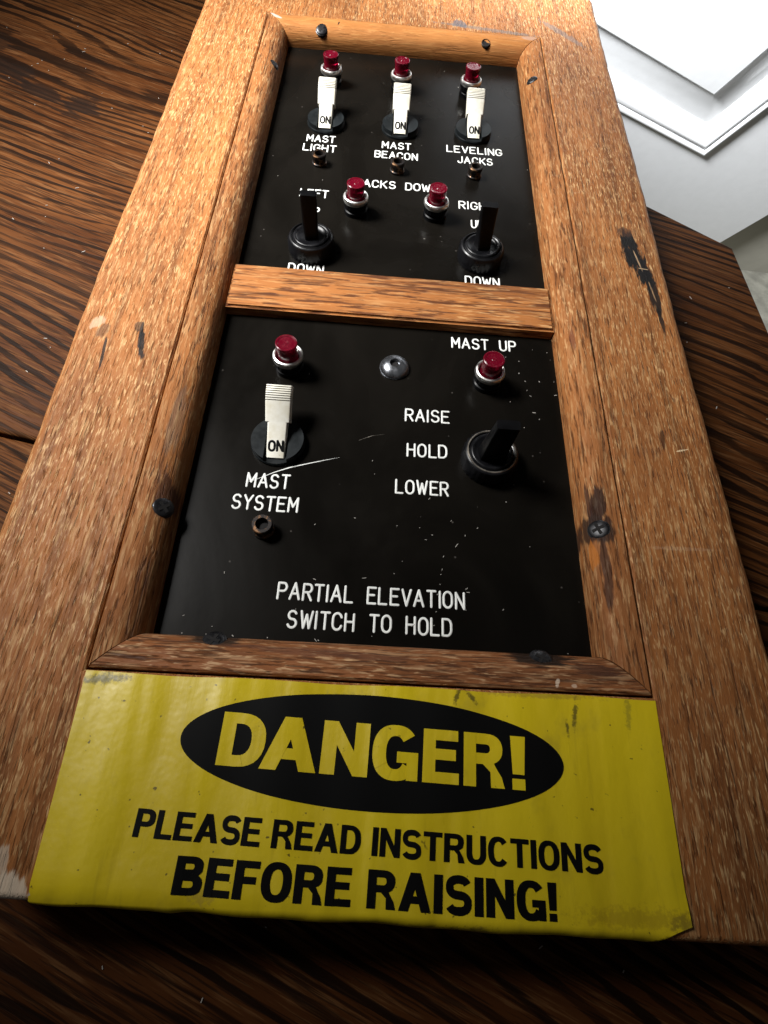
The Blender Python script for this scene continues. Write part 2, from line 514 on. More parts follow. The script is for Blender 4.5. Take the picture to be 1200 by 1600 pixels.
STROKE = {
    'A': (0.50, [[(0, 0), (.5, 1), (1, 0)], [(.17, .34), (.83, .34)]]),
    'B': (0.44, [[(0, 0), (0, 1), (.6, 1)] + arc(.6, .765, .38, .235, 90, -90)[1:] + [(0, .53)], [(.6, .53)] + arc(.6, .265, .4, .265, 90, -90)[1:] + [(0, 0)]]),
    'C': (0.46, [arc(.5, .68, .5, .32, 15, 180, 8) + arc(.5, .32, .5, .32, 180, 345, 8)]),
    'D': (0.46, [[(0, 0), (0, 1), (.5, 1)] + arc(.5, .62, .5, .38, 90, 0)[1:] + arc(.5, .38, .5, .38, 0, -90)[0:] + [(0, 0)]]),
    'E': (0.42, [[(1, 0), (0, 0), (0, 1), (1, 1)], [(0, .53), (.8, .53)]]),
    'F': (0.42, [[(0, 0), (0, 1), (1, 1)], [(0, .53), (.8, .53)]]),
    'G': (0.46, [arc(.5, .68, .5, .32, 20, 180, 8) + arc(.5, .32, .5, .32, 180, 360, 9) + [(1, .45), (.6, .45)]]),
    'H': (0.44, [[(0, 0), (0, 1)], [(1, 0), (1, 1)], [(0, .53), (1, .53)]]),
    'I': (0.02, [[(.5, 0), (.5, 1)]]),
    'J': (0.38, [[(1, 1), (1, .32)] + arc(.5, .3, .5, .3, 0, -170, 9)]),
    'K': (0.46, [[(0, 0), (0, 1)], [(1, 1), (0, .38)], [(.32, .58), (1, 0)]]),
    'L': (0.40, [[(0, 1), (0, 0), (1, 0)]]),
    'M': (0.50, [[(0, 0), (0, 1), (.5, .35), (1, 1), (1, 0)]]),
    'N': (0.44, [[(0, 0), (0, 1), (1, 0), (1, 1)]]),
    'O': (0.46, [arc(.5, .66, .5, .34, 0, 180, 10) + arc(.5, .34, .5, .34, 180, 360, 10) + [(1, .66)]]),
    'P': (0.44, [[(0, 0), (0, 1), (.6, 1)] + arc(.6, .745, .4, .255, 90, -90)[1:] + [(0, .49)]]),
    'R': (0.44, [[(0, 0), (0, 1), (.6, 1)] + arc(.6, .745, .4, .255, 90, -90)[1:] + [(0, .49)], [(.5, .49), (1, 0)]]),
    'S': (0.44, [arc(.5, .755, .46, .245, 25, 270, 12) + arc(.5, .26, .5, .26, 90, -160, 13)[1:]]),
    'T': (0.44, [[(.5, 0), (.5, 1)], [(0, 1), (1, 1)]]),
    'U': (0.44, [[(0, 1), (0, .33)] + arc(.5, .32, .5, .32, 180, 360, 10) + [(1, 1)]]),
    'V': (0.46, [[(0, 1), (.5, 0), (1, 1)]]),
    'W': (0.60, [[(0, 1), (.25, 0), (.5, .8), (.75, 0), (1, 1)]]),
    'Y': (0.46, [[(0, 1), (.5, .48), (1, 1)], [(.5, .48), (.5, 0)]]),
}


def stroke_word(bm, text, x0, x1, y, cap, w, M=None, zr=0.0009):
    """letters between x0 and x1 on the baseline y, as low rounded beads of paint"""
    gap = 0.22
    tot = sum((0.42 if c == ' ' else STROKE[c][0]) for c in text) + gap * (len(text) - 1)
    kx = (x1 - x0) / tot
    x = x0
    r = w / 2
    y += r
    ch = cap - w
    ident = Matrix.Identity(4)
    M = M or ident
    for c in text:
        if c == ' ':
            x += (0.42 + gap) * kx
            continue
        gw, lines = STROKE[c]
        jx, jy = random.uniform(-.0006, .0006), random.uniform(-.0006, .0006)
        for ln in lines:
            P = [Vector((x + px * gw * kx + jx, y + py * ch + jy, 0)) for px, py in ln]
            for p in P:
                dome = [(1.0, 0.0), (0.87, 0.5), (0.5, 0.87)]
                prev = None
                for dr, dz in dome:
                    rg = [bm.verts.new(M @ (p + Vector((r * dr * math.cos(PI * k / 6), r * dr * math.sin(PI * k / 6), zr * dz)))) for k in range(12)]
                    if prev:
                        for k in range(12):
                            bm.faces.new((prev[k], prev[(k + 1) % 12], rg[(k + 1) % 12], rg[k]))
                    prev = rg
                bm.faces.new(prev)
            for a, b in zip(P, P[1:]):
                d = b - a
                if d.length < 1e-7:
                    continue
                nrm = Vector((-d.y, d.x, 0)).normalized()
                rows = []
                for q in (a, b):
                    row = []
                    for k in range(7):
                        an = PI * k / 6
                        row.append(bm.verts.new(M @ (q + nrm * (r * math.cos(an)) + Vector((0, 0, zr * math.sin(an))))))
                    rows.append(row)
                for k in range(6):
                    bm.faces.new((rows[0][k], rows[0][k + 1], rows[1][k + 1], rows[1][k]))
        x += (gw + gap) * kx


# ------------------------------------------------------------------ bold printed letters
def rect(x0, y0, x1, y1):
    return [(x0, y0), (x1, y0), (x1, y1), (x0, y1)]


def se(a, e=2.35):
    c, s = math.cos(a), math.sin(a)
    return (math.copysign(abs(c) ** (2 / e), c), math.copysign(abs(s) ** (2 / e), s))


def ring(cx, cy, rx, ry, tx, ty, a0, a1, n=18):
    out = []
    pr = None
    for k in range(n + 1):
        c, s = se(math.radians(a0 + (a1 - a0) * k / n))
        o = (cx + rx * c, cy + ry * s)
        i = (cx + (rx - tx) * c, cy + (ry - ty) * s)
        if pr:
            out.append([pr[1], pr[0], o, i])
        pr = (o, i)
    return out


def bowl(y0, y1, s, h, w, xc):
    return [rect(s * .9, y1 - h, xc, y1), rect(s * .9, y0, xc, y0 + h)] + ring(xc, (y0 + y1) / 2, w - xc, (y1 - y0) / 2, s, h, -90, 90, 14)


def thick_path(P, t):
    out = []
    L = []
    for i, p in enumerate(P):
        a = Vector(P[max(0, i - 1)])
        b = Vector(P[min(len(P) - 1, i + 1)])
        d = (b - a).normalized()
        th = t[i] if isinstance(t, list) else t
        n = Vector((-d.y, d.x)) * th / 2
        L.append((tuple(Vector(p) + n), tuple(Vector(p) - n)))
    for a, b in zip(L, L[1:]):
        out.append([a[1], b[1], b[0], a[0]])
    return out


def bold(c, s, h):
    if c == 'E':
        w = .74
        return w, [rect(0, 0, s, 1), rect(s, 0, w, h), rect(s, 1 - h, w * .97, 1), rect(s, .43, w * .91, .43 + h)]
    if c == 'F':
        w = .70
        return w, [rect(0, 0, s, 1), rect(s, 1 - h, w, 1), rect(s, .40, w * .9, .40 + h)]
    if c == 'L':
        w = .68
        return w, [rect(0, 0, s, 1), rect(s, 0, w, h)]
    if c == 'T':
        w = .76
        return w, [rect(0, 1 - h, w, 1), rect(w / 2 - s / 2, 0, w / 2 + s / 2, 1 - h)]
    if c == 'I':
        return s, [rect(0, 0, s, 1)]
    if c == '!':
        return s * 1.05, [[(s * .12, .28), (s * .93, .28), (s * 1.05, 1), (0, 1)], rect(0.02, 0, s * 1.05 - .02, .2)]
    if c == 'A':
        w = .94
        sx, ap = s * 1.1, s * .56
        q = w / 2 - ap
        ya = (w / 2 - sx) / q
        L = [(0, 0), (sx, 0), (w / 2, ya), (w / 2, 1), (w / 2 - ap, 1)]
        Rr = [(w - x, y) for x, y in L][::-1]
        y0, y1 = .205, .205 + h
        return w, [L, Rr, [(sx + y0 * q - .03, y0), (w - sx - y0 * q + .03, y0), (w - sx - y1 * q + .03, y1), (sx + y1 * q - .03, y1)]]
    if c == 'N':
        w = .82
        return w, [rect(0, 0, s, 1), rect(w - s, 0, w, 1), [(s * .98, 1), (s * .0 + .001, 1), (w - s * .98, 0), (w - .001, 0)]]
    if c == 'D':
        w = .82
        return w, [rect(0, 0, s, 1)] + bowl(0, 1, s, h, w, w * .42)
    if c == 'P':
        w = .78
        return w, [rect(0, 0, s, 1)] + bowl(.38, 1, s, h, w, w * .55)
    if c == 'R':
        w = .84
        return w, [rect(0, 0, s, 1)] + bowl(.42, 1, s, h, w * .96, w * .54) + [[(w * .44, .45), (w * .44 + s * 1.0, .45), (w * .80, .36), (w * .93, .20), (w, 0), (w - s * 1.08, 0), (w * .66, .28)]]
    if c == 'B':
        w = .82
        return w, [rect(0, 0, s, 1)] + bowl(.47, 1, s, h, w * .95, w * .54) + bowl(0, .5 + h * .3, s, h, w, w * .54)
    if c == 'O':
        w = .88
        return w, ring(w / 2, .5, w / 2, .52, s, h * 1.02, 0, 360, 40)
    if c == 'C':
        w = .84
        return w, ring(w / 2, .5, w / 2, .52, s, h * 1.02, 38, 322, 34)
    if c == 'G':
        w = .86
        return w, ring(w / 2, .5, w / 2, .52, s, h * 1.02, 38, 325, 34) + [rect(w * .54, .52 - h, w, .52), rect(w - s * .82, 0, w, .52 - h)]
    if c == 'U':
        w = .80
        return w, [rect(0, .38, s, 1), rect(w - s, .38, w, 1)] + ring(w / 2, .38, w / 2, .40, s, h * 1.05, 180, 360, 18)
    if c == 'S':
        w = .78
        t = (s + h) / 2
        r = w / 2 - t / 2
        ry = (1.04 - t) / 4
        top = [(w / 2 + r * .96 * se(math.radians(a))[0], .52 + ry + ry * se(math.radians(a))[1] - .02) for a in range(20, 250, 12)]
        bot = [(w / 2 + r * se(math.radians(a))[0], .50 - ry + ry * se(math.radians(a))[1] - .0) for a in range(70, -165, -12)]
        P = top + bot
        return w, thick_path(P, t)


def rip(x, y):
    """gentle buckles of the vinyl"""
    f = .0011 * math.sin(x * 21 + y * 6) + .0009 * math.sin(x * 47 - y * 9 + 1.3) + .0016 * math.exp(-((x + .33 + y * .12) / .022) ** 2)
    f += .0012 * math.exp(-((x + .22 - y * .2) / .016) ** 2) / (1 + math.exp((y + .19) / .012)) + .0010 * math.exp(-((x - .30 - y * .1) / .02) ** 2)
    return .0018 + 1.1 * f


def skew(x):
    return -.0105 * x / .5


def bend(x, y, z):
    """follow the rounded lower edge of the frame"""
    ry = RB
    y0 = YB + skew(x) + ry
    if y < y0:
        a = min((y0 - y) / ry, 1.5)
        return Vector((x, y0 - (ry + z) * math.sin(a), -rnd + (rnd + z) * math.cos(a)))
    return Vector((x, y, z))


def slab(bm, pts, zt, zb, M2, cuts=0):
    n = len(pts)
    P = [M2 @ Vector((x, y, 0)) for x, y in pts]
    hi = [bm.verts.new((p.x, p.y, zt)) for p in P]
    lo = [bm.verts.new((p.x, p.y, zb)) for p in P]
    bm.faces.new(hi)
    for i in range(n):
        bm.faces.new((lo[i], lo[(i + 1) % n], hi[(i + 1) % n], hi[i]))


def drape(bm):
    """cut the flat print finely and lay it over the buckled, bent vinyl"""
    xs_ = [v.co.x for v in bm.verts]
    x = min(xs_) + .004
    while x < max(xs_):
        bmesh.ops.bisect_plane(bm, geom=bm.verts[:] + bm.edges[:] + bm.faces[:], plane_co=(x, 0, 0), plane_no=(1, 0, 0), dist=1e-6)
        x += .0075
    for v in bm.verts:
        v.co = bend(v.co.x, v.co.y, v.co.z + rip(v.co.x, v.co.y))


def bold_line(bm, text, p0, p1, cap, s, h, z, boxes=None):
    """printed words from p0 to p1 along the baseline; boxes = own x range of each letter"""
    p0, p1 = Vector((*p0, 0)), Vector((*p1, 0))
    d = (p1 - p0).normalized()
    ang = math.atan2(d.y, d.x)
    T = Matrix.Translation(p0) @ Matrix.Rotation(ang, 4, 'Z')
    L = (p1 - p0).length
    gap, space = 0.085, 0.30
    ws = [space if c == ' ' else bold(c, s, h)[0] for c in text]
    tot = sum(ws) + gap * (len(text) - 1)
    kx = L / tot
    x = 0
    i = 0
    for j, c in enumerate(text):
        if c != ' ':
            w, polys = bold(c, s, h)
            if boxes:
                a, b = boxes[j]
                M2 = T @ Matrix.Translation((a - p0.x, 0, 0)) @ Matrix.Diagonal(((b - a) / w, cap, 1, 1))
            else:
                M2 = T @ Matrix.Translation((x, 0, 0)) @ Matrix.Diagonal((kx, cap, 1, 1))
            for q in polys:
                i += 1
                slab(bm, q, z + 0.00012 * (i % 5), z - 0.0008, M2)
        x += (ws[j] + gap) * kx


# ================================================================== the floor, the table, the door
bm = bmesh.new()
FZ = -3.0
vs4 = [bm.verts.new(p) for p in ((-40, -40, FZ), (40, -40, FZ), (40, 40, FZ), (-40, 40, FZ))]
bm.faces.new(vs4)
o = obj('floor', bm, M_FLOOR)
o['kind'] = 'structure'

table = thing('table', 'dark stained oak tabletop under the wooden control panel', 'table', (0, 0.5, FZ))
seam = lambda x: 0.652 - 0.183 * (x + 1.038)
xr = lambda y: 1.253 + (1.656 - y) * 0.057
far = [(-2.9, seam(-2.9) + .006), (1.325, seam(1.325) + .006), (1.253, 1.656), (-0.95, 3.26), (-1.7, 3.55), (-2.9, 3.55)]
near = [(-2.9, seam(-2.9) - .006), (-2.9, -2.6), (1.50, -2.6), (1.325, seam(1.325) - .006)][::1]
for pts in (far, near):
    bm = bmesh.new()
    prism(bm, pts, ZT - 0.16, ZT)
    ed = [e for e in bm.edges if all(abs(v.co.z - ZT) < 1e-6 for v in e.verts)]
    bmesh.ops.bevel(bm, geom=ed, offset=0.012, segments=3, affect='EDGES', profile=0.5)
    obj('plank', bm, M_TABLE, table, sharp=60)
for lx, ly in ((-2.6, -2.3), (1.1, -2.3), (-2.6, 3.2), (0.95, 1.35)):
    bm = bmesh.new()
    box(bm, lx - .2, lx + .2, ly - .2, ly + .2, FZ, ZT - 0.162)
    obj('leg', bm, M_TABLE, table)

DS = 1.2
A3, B3, N3 = Vector((.32665, -.32132, .88885)).normalized(), Vector((-.94307, -.04862, .32901)).normalized(), Vector((-.0625, -.94572, -.31891)).normalized()
camp = Vector((-0.03398, -0.15353, 0.98689))
M0 = camp + (Vector((2.13739, 3.80715, -1.15746)) - camp) * DS
DM = Matrix(((A3.x, B3.x, N3.x, M0.x), (A3.y, B3.y, N3.y, M0.y), (A3.z, B3.z, N3.z, M0.z), (0, 0, 0, 1)))
a_floor = (FZ + 0.06 - M0.z) / A3.z
door = thing('panelled_door', 'white panelled door with moulded edges behind the table corner', 'door', M0 + A3 * (a_floor + 0.2) + B3 * 1.0)


def rect_loops(bm, loops, cap=True):
    R = []
    for (a0, a1, b0, b1, n) in loops:
        R.append([bm.verts.new(DM @ Vector(p)) for p in ((a0, b0, n), (a1, b0, n), (a1, b1, n), (a0, b1, n))])
    for p, q in zip(R, R[1:]):
        for i in range(4):
            bm.faces.new((p[i], p[(i + 1) % 4], q[(i + 1) % 4], q[i]))
    if cap:
        bm.faces.new(R[-1])
    return R


pa0, pa1, pb0, pb1 = 0.0, 5.2, 0.0, 1.603 * DS
ba, bb, aa, ab = -0.91 * DS, (1.603 + .91) * DS, a_floor + 0.25, 6.6
bm = bmesh.new()
TH = -0.28
rect_loops(bm, [(pa0, pa1, pb0, pb1, TH), (aa, ab, ba, bb, TH), (aa, ab, ba, bb, -0.02), (aa + .012, ab - .012, ba + .012, bb - .012, 0), (pa0, pa1, pb0, pb1, 0), (pa0, pa1, pb0, pb1, TH)], cap=False)
obj('slab', bm, M_DOOR, door, sharp=25)


def ins(i, n):
    i *= DS
    return (pa0 + i, pa1 - i, pb0 + i, pb1 - i, n * DS)


bm = bmesh.new()
prof = [(0.001, -0.15), (0.001, 0.0005)]
for k in range(9):
    a = PI * k / 8
    prof.append((0.020 - 0.018 * math.cos(a), 0.002 + 0.026 * math.sin(a)))
for k in range(1, 15):
    u = k / 14
    prof.append((0.038 + 0.102 * u, 0.002 + 0.030 * math.sin(PI * min(1, u * 1.25)) ** 0.8 * (1 - u) - 0.050 * u * u))
prof.append((0.1405, -0.15))
rect_loops(bm, [ins(*q) for q in prof], cap=False)
obj('moulding', bm, M_DOOR, door, sharp=50)
bm = bmesh.new()
rect_loops(bm, [ins(*q) for q in [(0.142, -0.14), (0.142, -0.058), (0.20, -0.052), (0.27, -0.036), (0.330, -0.020), (0.334, -0.018), (0.3365, -0.004), (0.343, 0.000)]])
obj('raised_panel', bm, M_DOOR, door, sharp=20)

bm = bmesh.new()
box(bm, a_floor + .02, 9, -9, -.955 * DS, -.55, -.10, DM)
o = obj('wall', bm, M_WALL)
o['kind'] = 'structure'

# ================================================================== the control panel
panel = thing('control_panel', 'worn wooden control panel with black switch plate, red lamps and yellow danger sticker', 'control panel', (0, 1.19, ZT))

# frame: one worn board with a rounded outer edge and a rectangular opening
bm = bmesh.new()
loops = []
for k in range(7):
    a = PI / 2 * k / 6
    off = rnd * (1 - math.sin(a))
    loops.append((rnd * (1 - math.cos(a)), -off))
levels = [(0.0, ZT + .002), (0.0, -rnd)] + [(o_, z_) for o_, z_ in loops[1:]]
R = []
for off, z in levels:
    pts = rrect(-SX + off, SX - off, YB + off * RB / rnd, YT - off, 0.062 - off * .6, 10)
    if not R:
        base_n = [max(1, int(round(math.hypot(b[0] - a[0], b[1] - a[1]) / .04))) for a, b in zip(pts, pts[1:] + pts[:1])]
    pts = [(a[0] + (b[0] - a[0]) * k / n_, a[1] + (b[1] - a[1]) * k / n_) for a, b, n_ in zip(pts, pts[1:] + pts[:1], base_n) for k in range(n_)]
    R.append([bm.verts.new((x + 0.0022 * math.sin(y * 5.1) + 0.0010 * math.sin(y * 31 + x) + 0.0006 * math.sin(y * 83), y + (skew(x) if y < -.1 else 0), z)) for x, y in pts])
for p, q in zip(R, R[1:]):
    n = len(p)
    for i in range(n):
        bm.faces.new((p[i], p[(i + 1) % n], q[(i + 1) % n], q[i]))
hole_t = [bm.verts.new(p) for p in ((-.5, 0, -.004), (.5, 0, -.004), (.5, H, -.004), (-.5, H, -.004))]
rim = [bm.verts.new(p) for p in ((-.504, -.004, 0), (.504, -.004, 0), (.504, H + .004, 0), (-.504, H + .004, 0))]
hole_b = [bm.verts.new((v.co.x, v.co.y, -.14)) for v in hole_t]
for p, q in ((hole_t, hole_b), (rim, hole_t)):
    for i in range(4):
        bm.faces.new((p[i], p[(i + 1) % 4], q[(i + 1) % 4], q[i]))
top = R[-1]
edges = [bm.edges.get((top[i], top[(i + 1) % len(top)])) for i in range(len(top))] + [bm.edges.get((rim[i], rim[(i + 1) % 4])) for i in range(4)]
bmesh.ops.triangle_fill(bm, use_beauty=True, use_dissolve=False, edges=edges)
obj('frame', bm, M_FRAME, panel, sharp=40)

# mouldings: quarter-round strips mitred at the corners
G = 0.0042


def mould_profile(n=10):
    P = [(G, -.12), (G, -0.001), (G + .004, 0.0035)]
    for k in range(1, n + 1):
        a = PI / 2 * k / n
        e = 2 / 2.6
        P.append((G + .004 + (MW - G - .004) * (math.sin(a) ** e), -D - .001 + (D + .0045) * (math.cos(a) ** e if k < n else 0)))
    P.append((MW, -.066))
    return P


def moulding(side):
    bm = bmesh.new()
    e = 0.0012
    rows = []
    for u, z in mould_profile():
        if side == 'left':
            a, b = (-.5 + u, H - u - e, z), (-.5 + u, u + e, z)
        elif side == 'right':
            a, b = (.5 - u, u + e, z), (.5 - u, H - u - e, z)
        elif side == 'top':
            a, b = (.5 - u - e, H - u, z), (-.5 + u + e, H - u, z)
        else:
            a, b = (-.5 + u + e, u, z), (.5 - u - e, u, z)
        n = 40
        rows.append([bm.verts.new(Vector(a).lerp(Vector(b), k / n) + Vector((0, 0, 0.0008 * math.sin(k * 1.3 + u * 30)))) for k in range(n + 1)])
    for p, q in zip(rows, rows[1:]):
        for i in range(len(p) - 1):
            bm.faces.new((p[i], p[i + 1], q[i + 1], q[i]))
    bm.faces.new([r[0] for r in rows])
    bm.faces.new([r[-1] for r in rows][::-1])
    m = {'left': M_SIDE, 'right': M_SIDE, 'top': M_END_TOP, 'bottom': M_END_LOW}[side]
    return obj('moulding', bm, m, panel, sharp=40)


for sd in ('left', 'right', 'top', 'bottom'):
    moulding(sd)

# divider bar across the plate
bm = bmesh.new()
ZB = -0.033
box(bm, -.4215, .4215, .905, 1.060, ZP + .0005, ZB, Matrix.Translation((0, .98, 0)) @ Matrix.Rotation(-.006, 4, 'Z') @ Matrix.Translation((0, -.98, 0)))
bmesh.ops.bevel(bm, geom=[e for e in bm.edges if all(v.co.z > ZB - .001 for v in e.verts)], offset=.006, segments=3, affect='EDGES')
obj('divider_bar', bm, M_BAR, panel)

# black plate
bm = bmesh.new()
box(bm, -.45, .45, .05, H - .05, ZP - .03, ZP)
plate = obj('faceplate', bm, M_PLATE, panel)

WORDS = [
    (('MAST', -.2985, -.2055, 1.679), ('LIGHT', -.305, -.199, 1.6285)),
    (('MAST', -.0555, .040, 1.675), ('BEACON', -.0765, .062, 1.6225)),
    (('LEVELING', .155, .338, 1.684), ('JACKS', .190, .304, 1.629)),
    (('JACKS DOWN', -.128, .129, 1.470),),
    (('LEFT', -.290, -.204, 1.401),), (('UP', -.262, -.224, 1.319),),
    (('RIGHT', .189, .299, 1.403),), (('UP', .2235, .262, 1.319),),
    (('DOWN', -.288, -.190, 1.077),), (('DOWN', .199, .298, 1.079),),
    (('MAST UP', .159, .328, .849),),
    (('RAISE', .044, .151, .611),), (('HOLD', .051, .145, .513),), (('LOWER', .027, .147, .4155),),
    (('MAST', -.2985, -.204, .408), ('SYSTEM', -.322, -.179, .353)),
    (('PARTIAL ELEVATION', -.201, .176, .161), ('SWITCH TO HOLD', -.174, .150, .105)),
]
for grp in WORDS:
    bm = bmesh.new()
    for (t_, x0, x1, y) in grp:
        stroke_word(bm, t_, x0 + .0022, x1 - .0022, y, .0375, .0048, Matrix.Translation((0, 0, ZP)))
    obj('lettering', bm, M_PAINT, plate)

# the long scratch and a fainter one
for pts, ws in (([(-.298, .419), (-.27, .433), (-.242, .449), (-.209, .464), (-.155, .482), (-.1, .499)], [.0002, .0005, .0008, .0012, .0008, .0001]),
                ([(-.06, .548), (-.03, .563), (-.003, .569)], [.0003, .0006, .0002])):
    bm = bmesh.new()
    up = [bm.verts.new((x - w * .4, y + w, ZP + .0006)) for (x, y), w in zip(pts, ws)]
    dn = [bm.verts.new((x + w * .4, y - w, ZP + .0006)) for (x, y), w in zip(pts, ws)]
    for i in range(len(pts) - 1):
        bm.faces.new((dn[i], dn[i + 1], up[i + 1], up[i]))
    obj('scratch', bm, M_PAINT if len(pts) > 4 else M_RIM, plate)

# flecks of dust lying on the plate
bm = bmesh.new()
for k in range(80):
    if k % 9 == 0 or k < 40:
        gx, gy = random.uniform(-.40, .40), random.choice([random.uniform(.09, .9), random.uniform(.09, .45), random.uniform(1.1, 2.2)])
    x = max(-.415, min(.415, random.gauss(gx, .07)))
    y = max(.085, random.gauss(gy, .07))
    if .89 < y < 1.08:
        continue
    L = abs(random.gauss(0, .0014)) + .0006
    w = random.uniform(.0004, .0009)
    M = Matrix.Translation((x, y, ZP + .0005)) @ Matrix.Rotation(random.uniform(0, PI), 4, 'Z')
    box(bm, -L, L, -w, w, -.0004, .0008, M)
d_ = obj('dust', bm, M_DUST, plate, smooth=False)
d_['kind'] = 'stuff'


# ---- indicator lamps: black threaded body > chrome bezel, red lens
def indicator(loc):
    bm = bmesh.new()
    lathe(bm, [(.034, 0), (.034, .012), (.031, .014), (.031, .020), (.0345, .022), (.0345, .034), (.032, .036)], 44, knurl={4: .0014, 5: .0014})
    b = obj('indicator_lamp', bm, M_BLACK, panel, loc)
    bm = bmesh.new()
    lathe(bm, [(.030, .034), (.0352, .0355), (.0368, .040), (.0366, .0455), (.0348, .0492), (.0318, .0505), (.0290, .0490), (.0275, .045), (.0270, .037)], 48, cap0=False, cap1=False)
    obj('bezel', bm, M_CHROME, b, loc)
    bm = bmesh.new()
    lathe(bm, [(.0245, .036), (.0245, .044), (.0241, .058), (.0241, .070), (.0250, .079), (.0258, .083), (.0254, .0858), (.0235, .0868), (.0195, .0862), (.0188, .0854), (.006, .0854), (.0052, .0860), (.002, .0856)], 48)
    obj('lens', bm, M_RED, b, loc)
    return b


lamp = indicator((-.246, 2.026, ZP))
for x, y in ((-.005, 2.028), (.237, 2.030), (-.119, 1.352), (.115, 1.360), (-.242, .746), (.243, .741)):
    copy_part(lamp, (x, y, ZP))


# ---- toggle switches: dark slotted bushing > ivory paddle, black ON
LEV = [(-.046, .013, .0400), (.026, .047, .0440), (.0262, .0472, .0545), (.063, .075, .0570), (.091, .0985, .0570)]


def paddle():
    bm = bmesh.new()
    st = list(LEV[:4])
    ng = 7
    (y0, h0, w0), (y1, h1, w1) = LEV[3], LEV[4]
    secs = [(y, h, w, 0, 0) for y, h, w in st]
    for k in range(ng):
        for f_, dpt, gm in ((.02, 0, 0), (.10, -.0022, 1), (.34, -.0022, 1), (.42, 0, 1), (.98, 0, 0)):
            tt = (k + f_) / ng
            bow = 0.010 * tt * tt
            secs.append((y0 + (y1 - y0) * tt + bow * .5, h0 + (h1 - h0) * tt - bow, w0 + (w1 - w0) * tt, dpt, gm))
    d = Vector((0, y1 - LEV[0][0], h1 - LEV[0][1])).normalized()
    nrm = Vector((0, -d.z, d.y))
    rows = []
    for i, (y, h, w, dp, gm) in enumerate(secs):
        th = .026 if i > 1 else .020
        c = Vector((0, y, h)) + nrm * dp
        b = Vector((0, y, h)) - nrm * th
        e = .0035
        pts = [Vector((-w / 2, 0, 0)) + c - nrm * e, Vector((-w / 2 + e * .6, 0, 0)) + c - nrm * e * .3, Vector((-w / 2 + e * 1.4, 0, 0)) + c, Vector((w / 2 - e * 1.4, 0, 0)) + c, Vector((w / 2 - e * .6, 0, 0)) + c - nrm * e * .3, Vector((w / 2, 0, 0)) + c - nrm * e, Vector((w / 2, 0, 0)) + b, Vector((-w / 2, 0, 0)) + b]
        rows.append([bm.verts.new(p) for p in pts])
    for i, (p, q) in enumerate(zip(rows, rows[1:])):
        for k in range(8):
            f = bm.faces.new((p[k], p[(k + 1) % 8], q[(k + 1) % 8], q[k]))
            if secs[i][4] and secs[i][3] <= 0 and k < 5 and secs[i + 1][3] < 0 or (secs[i][3] < 0 and k < 5):
                f.material_index = 1
    bm.faces.new(rows[0][::-1])
    bm.faces.new(rows[-1])
    return bm


def toggle(loc):
    bm = bmesh.new()
    r = .0590
    lathe(bm, [(r + .0015, 0), (r + .0015, .006), (r, .008), (r, .009)], 64)
    sl = .0255
    for sgn in (-1, 1):
        a0 = math.acos(sl / (r - .0005))
        arcp = [((r - .0005) * math.cos(a0 * (1 - 2 * k / 30)), (r - .0005) * math.sin(a0 * (1 - 2 * k / 30))) for k in range(31)]
        pts = [(sgn * x, y) for x, y in arcp]
        if sgn > 0:
            pts = pts[::-1]
        prism(bm, pts, .0085, .0205)
    t = obj('toggle_switch', bm, M_DISC, panel, loc, sharp=30)
    obj('lever', paddle(), [M_IVORY, M_GRIME], t, loc, sharp=25)
    bm = bmesh.new()
    a = Vector((0, LEV[0][0], LEV[0][1]))
    b = Vector((0, LEV[1][0], LEV[1][1]))
    d = (b - a).normalized()
    n = Vector((0, -d.z, d.y))
    M = Matrix(((1, 0, 0, 0), (0, d.y, n.y, a.y), (0, d.z, n.z, a.z), (0, 0, 0, 1)))
    stroke_word(bm, 'ON', -.0145, .0155, .013, .0265, .0054, M, .0007)
    obj('lettering', bm, M_INK, t, loc)
    return t


tog = toggle((-.244, 1.781, ZP))
for x, y in ((.000, 1.785), (.243, 1.795), (-.242, .525)):
    copy_part(tog, (x, y, ZP))


# ---- knurled lever switches
def knob(loc, tip, rim_mat, tiph, w0, w1, th0, th1, twist):
    r = .0635
    bm = bmesh.new()
    lathe(bm, [(r - .002, 0), (r, .004), (r, .036), (r - .004, .042)], 60, knurl={1: .0044, 2: .0044}, cap1=False)
    lathe(bm, [(r - .004, .0415), (r - .007, .045), (r - .010, .0455), (r - .012, .043), (r - .014, .042), (r - .016, .0435), (r - .0165, .046), (r - .019, .0475), (r - .0225, .0475), (r - .025, .046), (r - .028, .044), (.024, .043), (.010, .045)], 64, cap0=False)
    k = obj('lever_switch', bm, M_KNURL, panel, loc, sharp=50)
    bm = bmesh.new()
    lathe(bm, [(r - .0075, .0448), (r - .0085, .0462), (r - .0105, .0466), (r - .0120, .0450)], 64, cap0=False, cap1=False)
    obj('rim', bm, rim_mat, k, loc)
    bm = bmesh.new()
    rows = []
    N = 8
    for i in range(N + 1):
        t = i / N
        w = w0 + (w1 - w0) * t ** .8
        th = th0 + (th1 - th0) * t ** .7
        c = Vector((tip[0] * t, tip[1] * t, .030 + (tiph - .030) * t))
        pts = rrect(-w / 2, w / 2, -th / 2, th / 2, min(w, th) * .22, 3)
        Rm = Matrix.Rotation(twist * (1 - t), 3, 'Z')
        rows.append([bm.verts.new(c + Rm @ Vector((x, y, 0))) for x, y in pts])
    for p, q in zip(rows, rows[1:]):
        n = len(p)
        for j in range(n):
            bm.faces.new((p[j], p[(j + 1) % n], q[(j + 1) % n], q[j]))
    bm.faces.new(rows[0][::-1])
    bm.faces.new(rows[-1])
    obj('lever', bm, M_BLACK, k, loc, sharp=30)
    return k


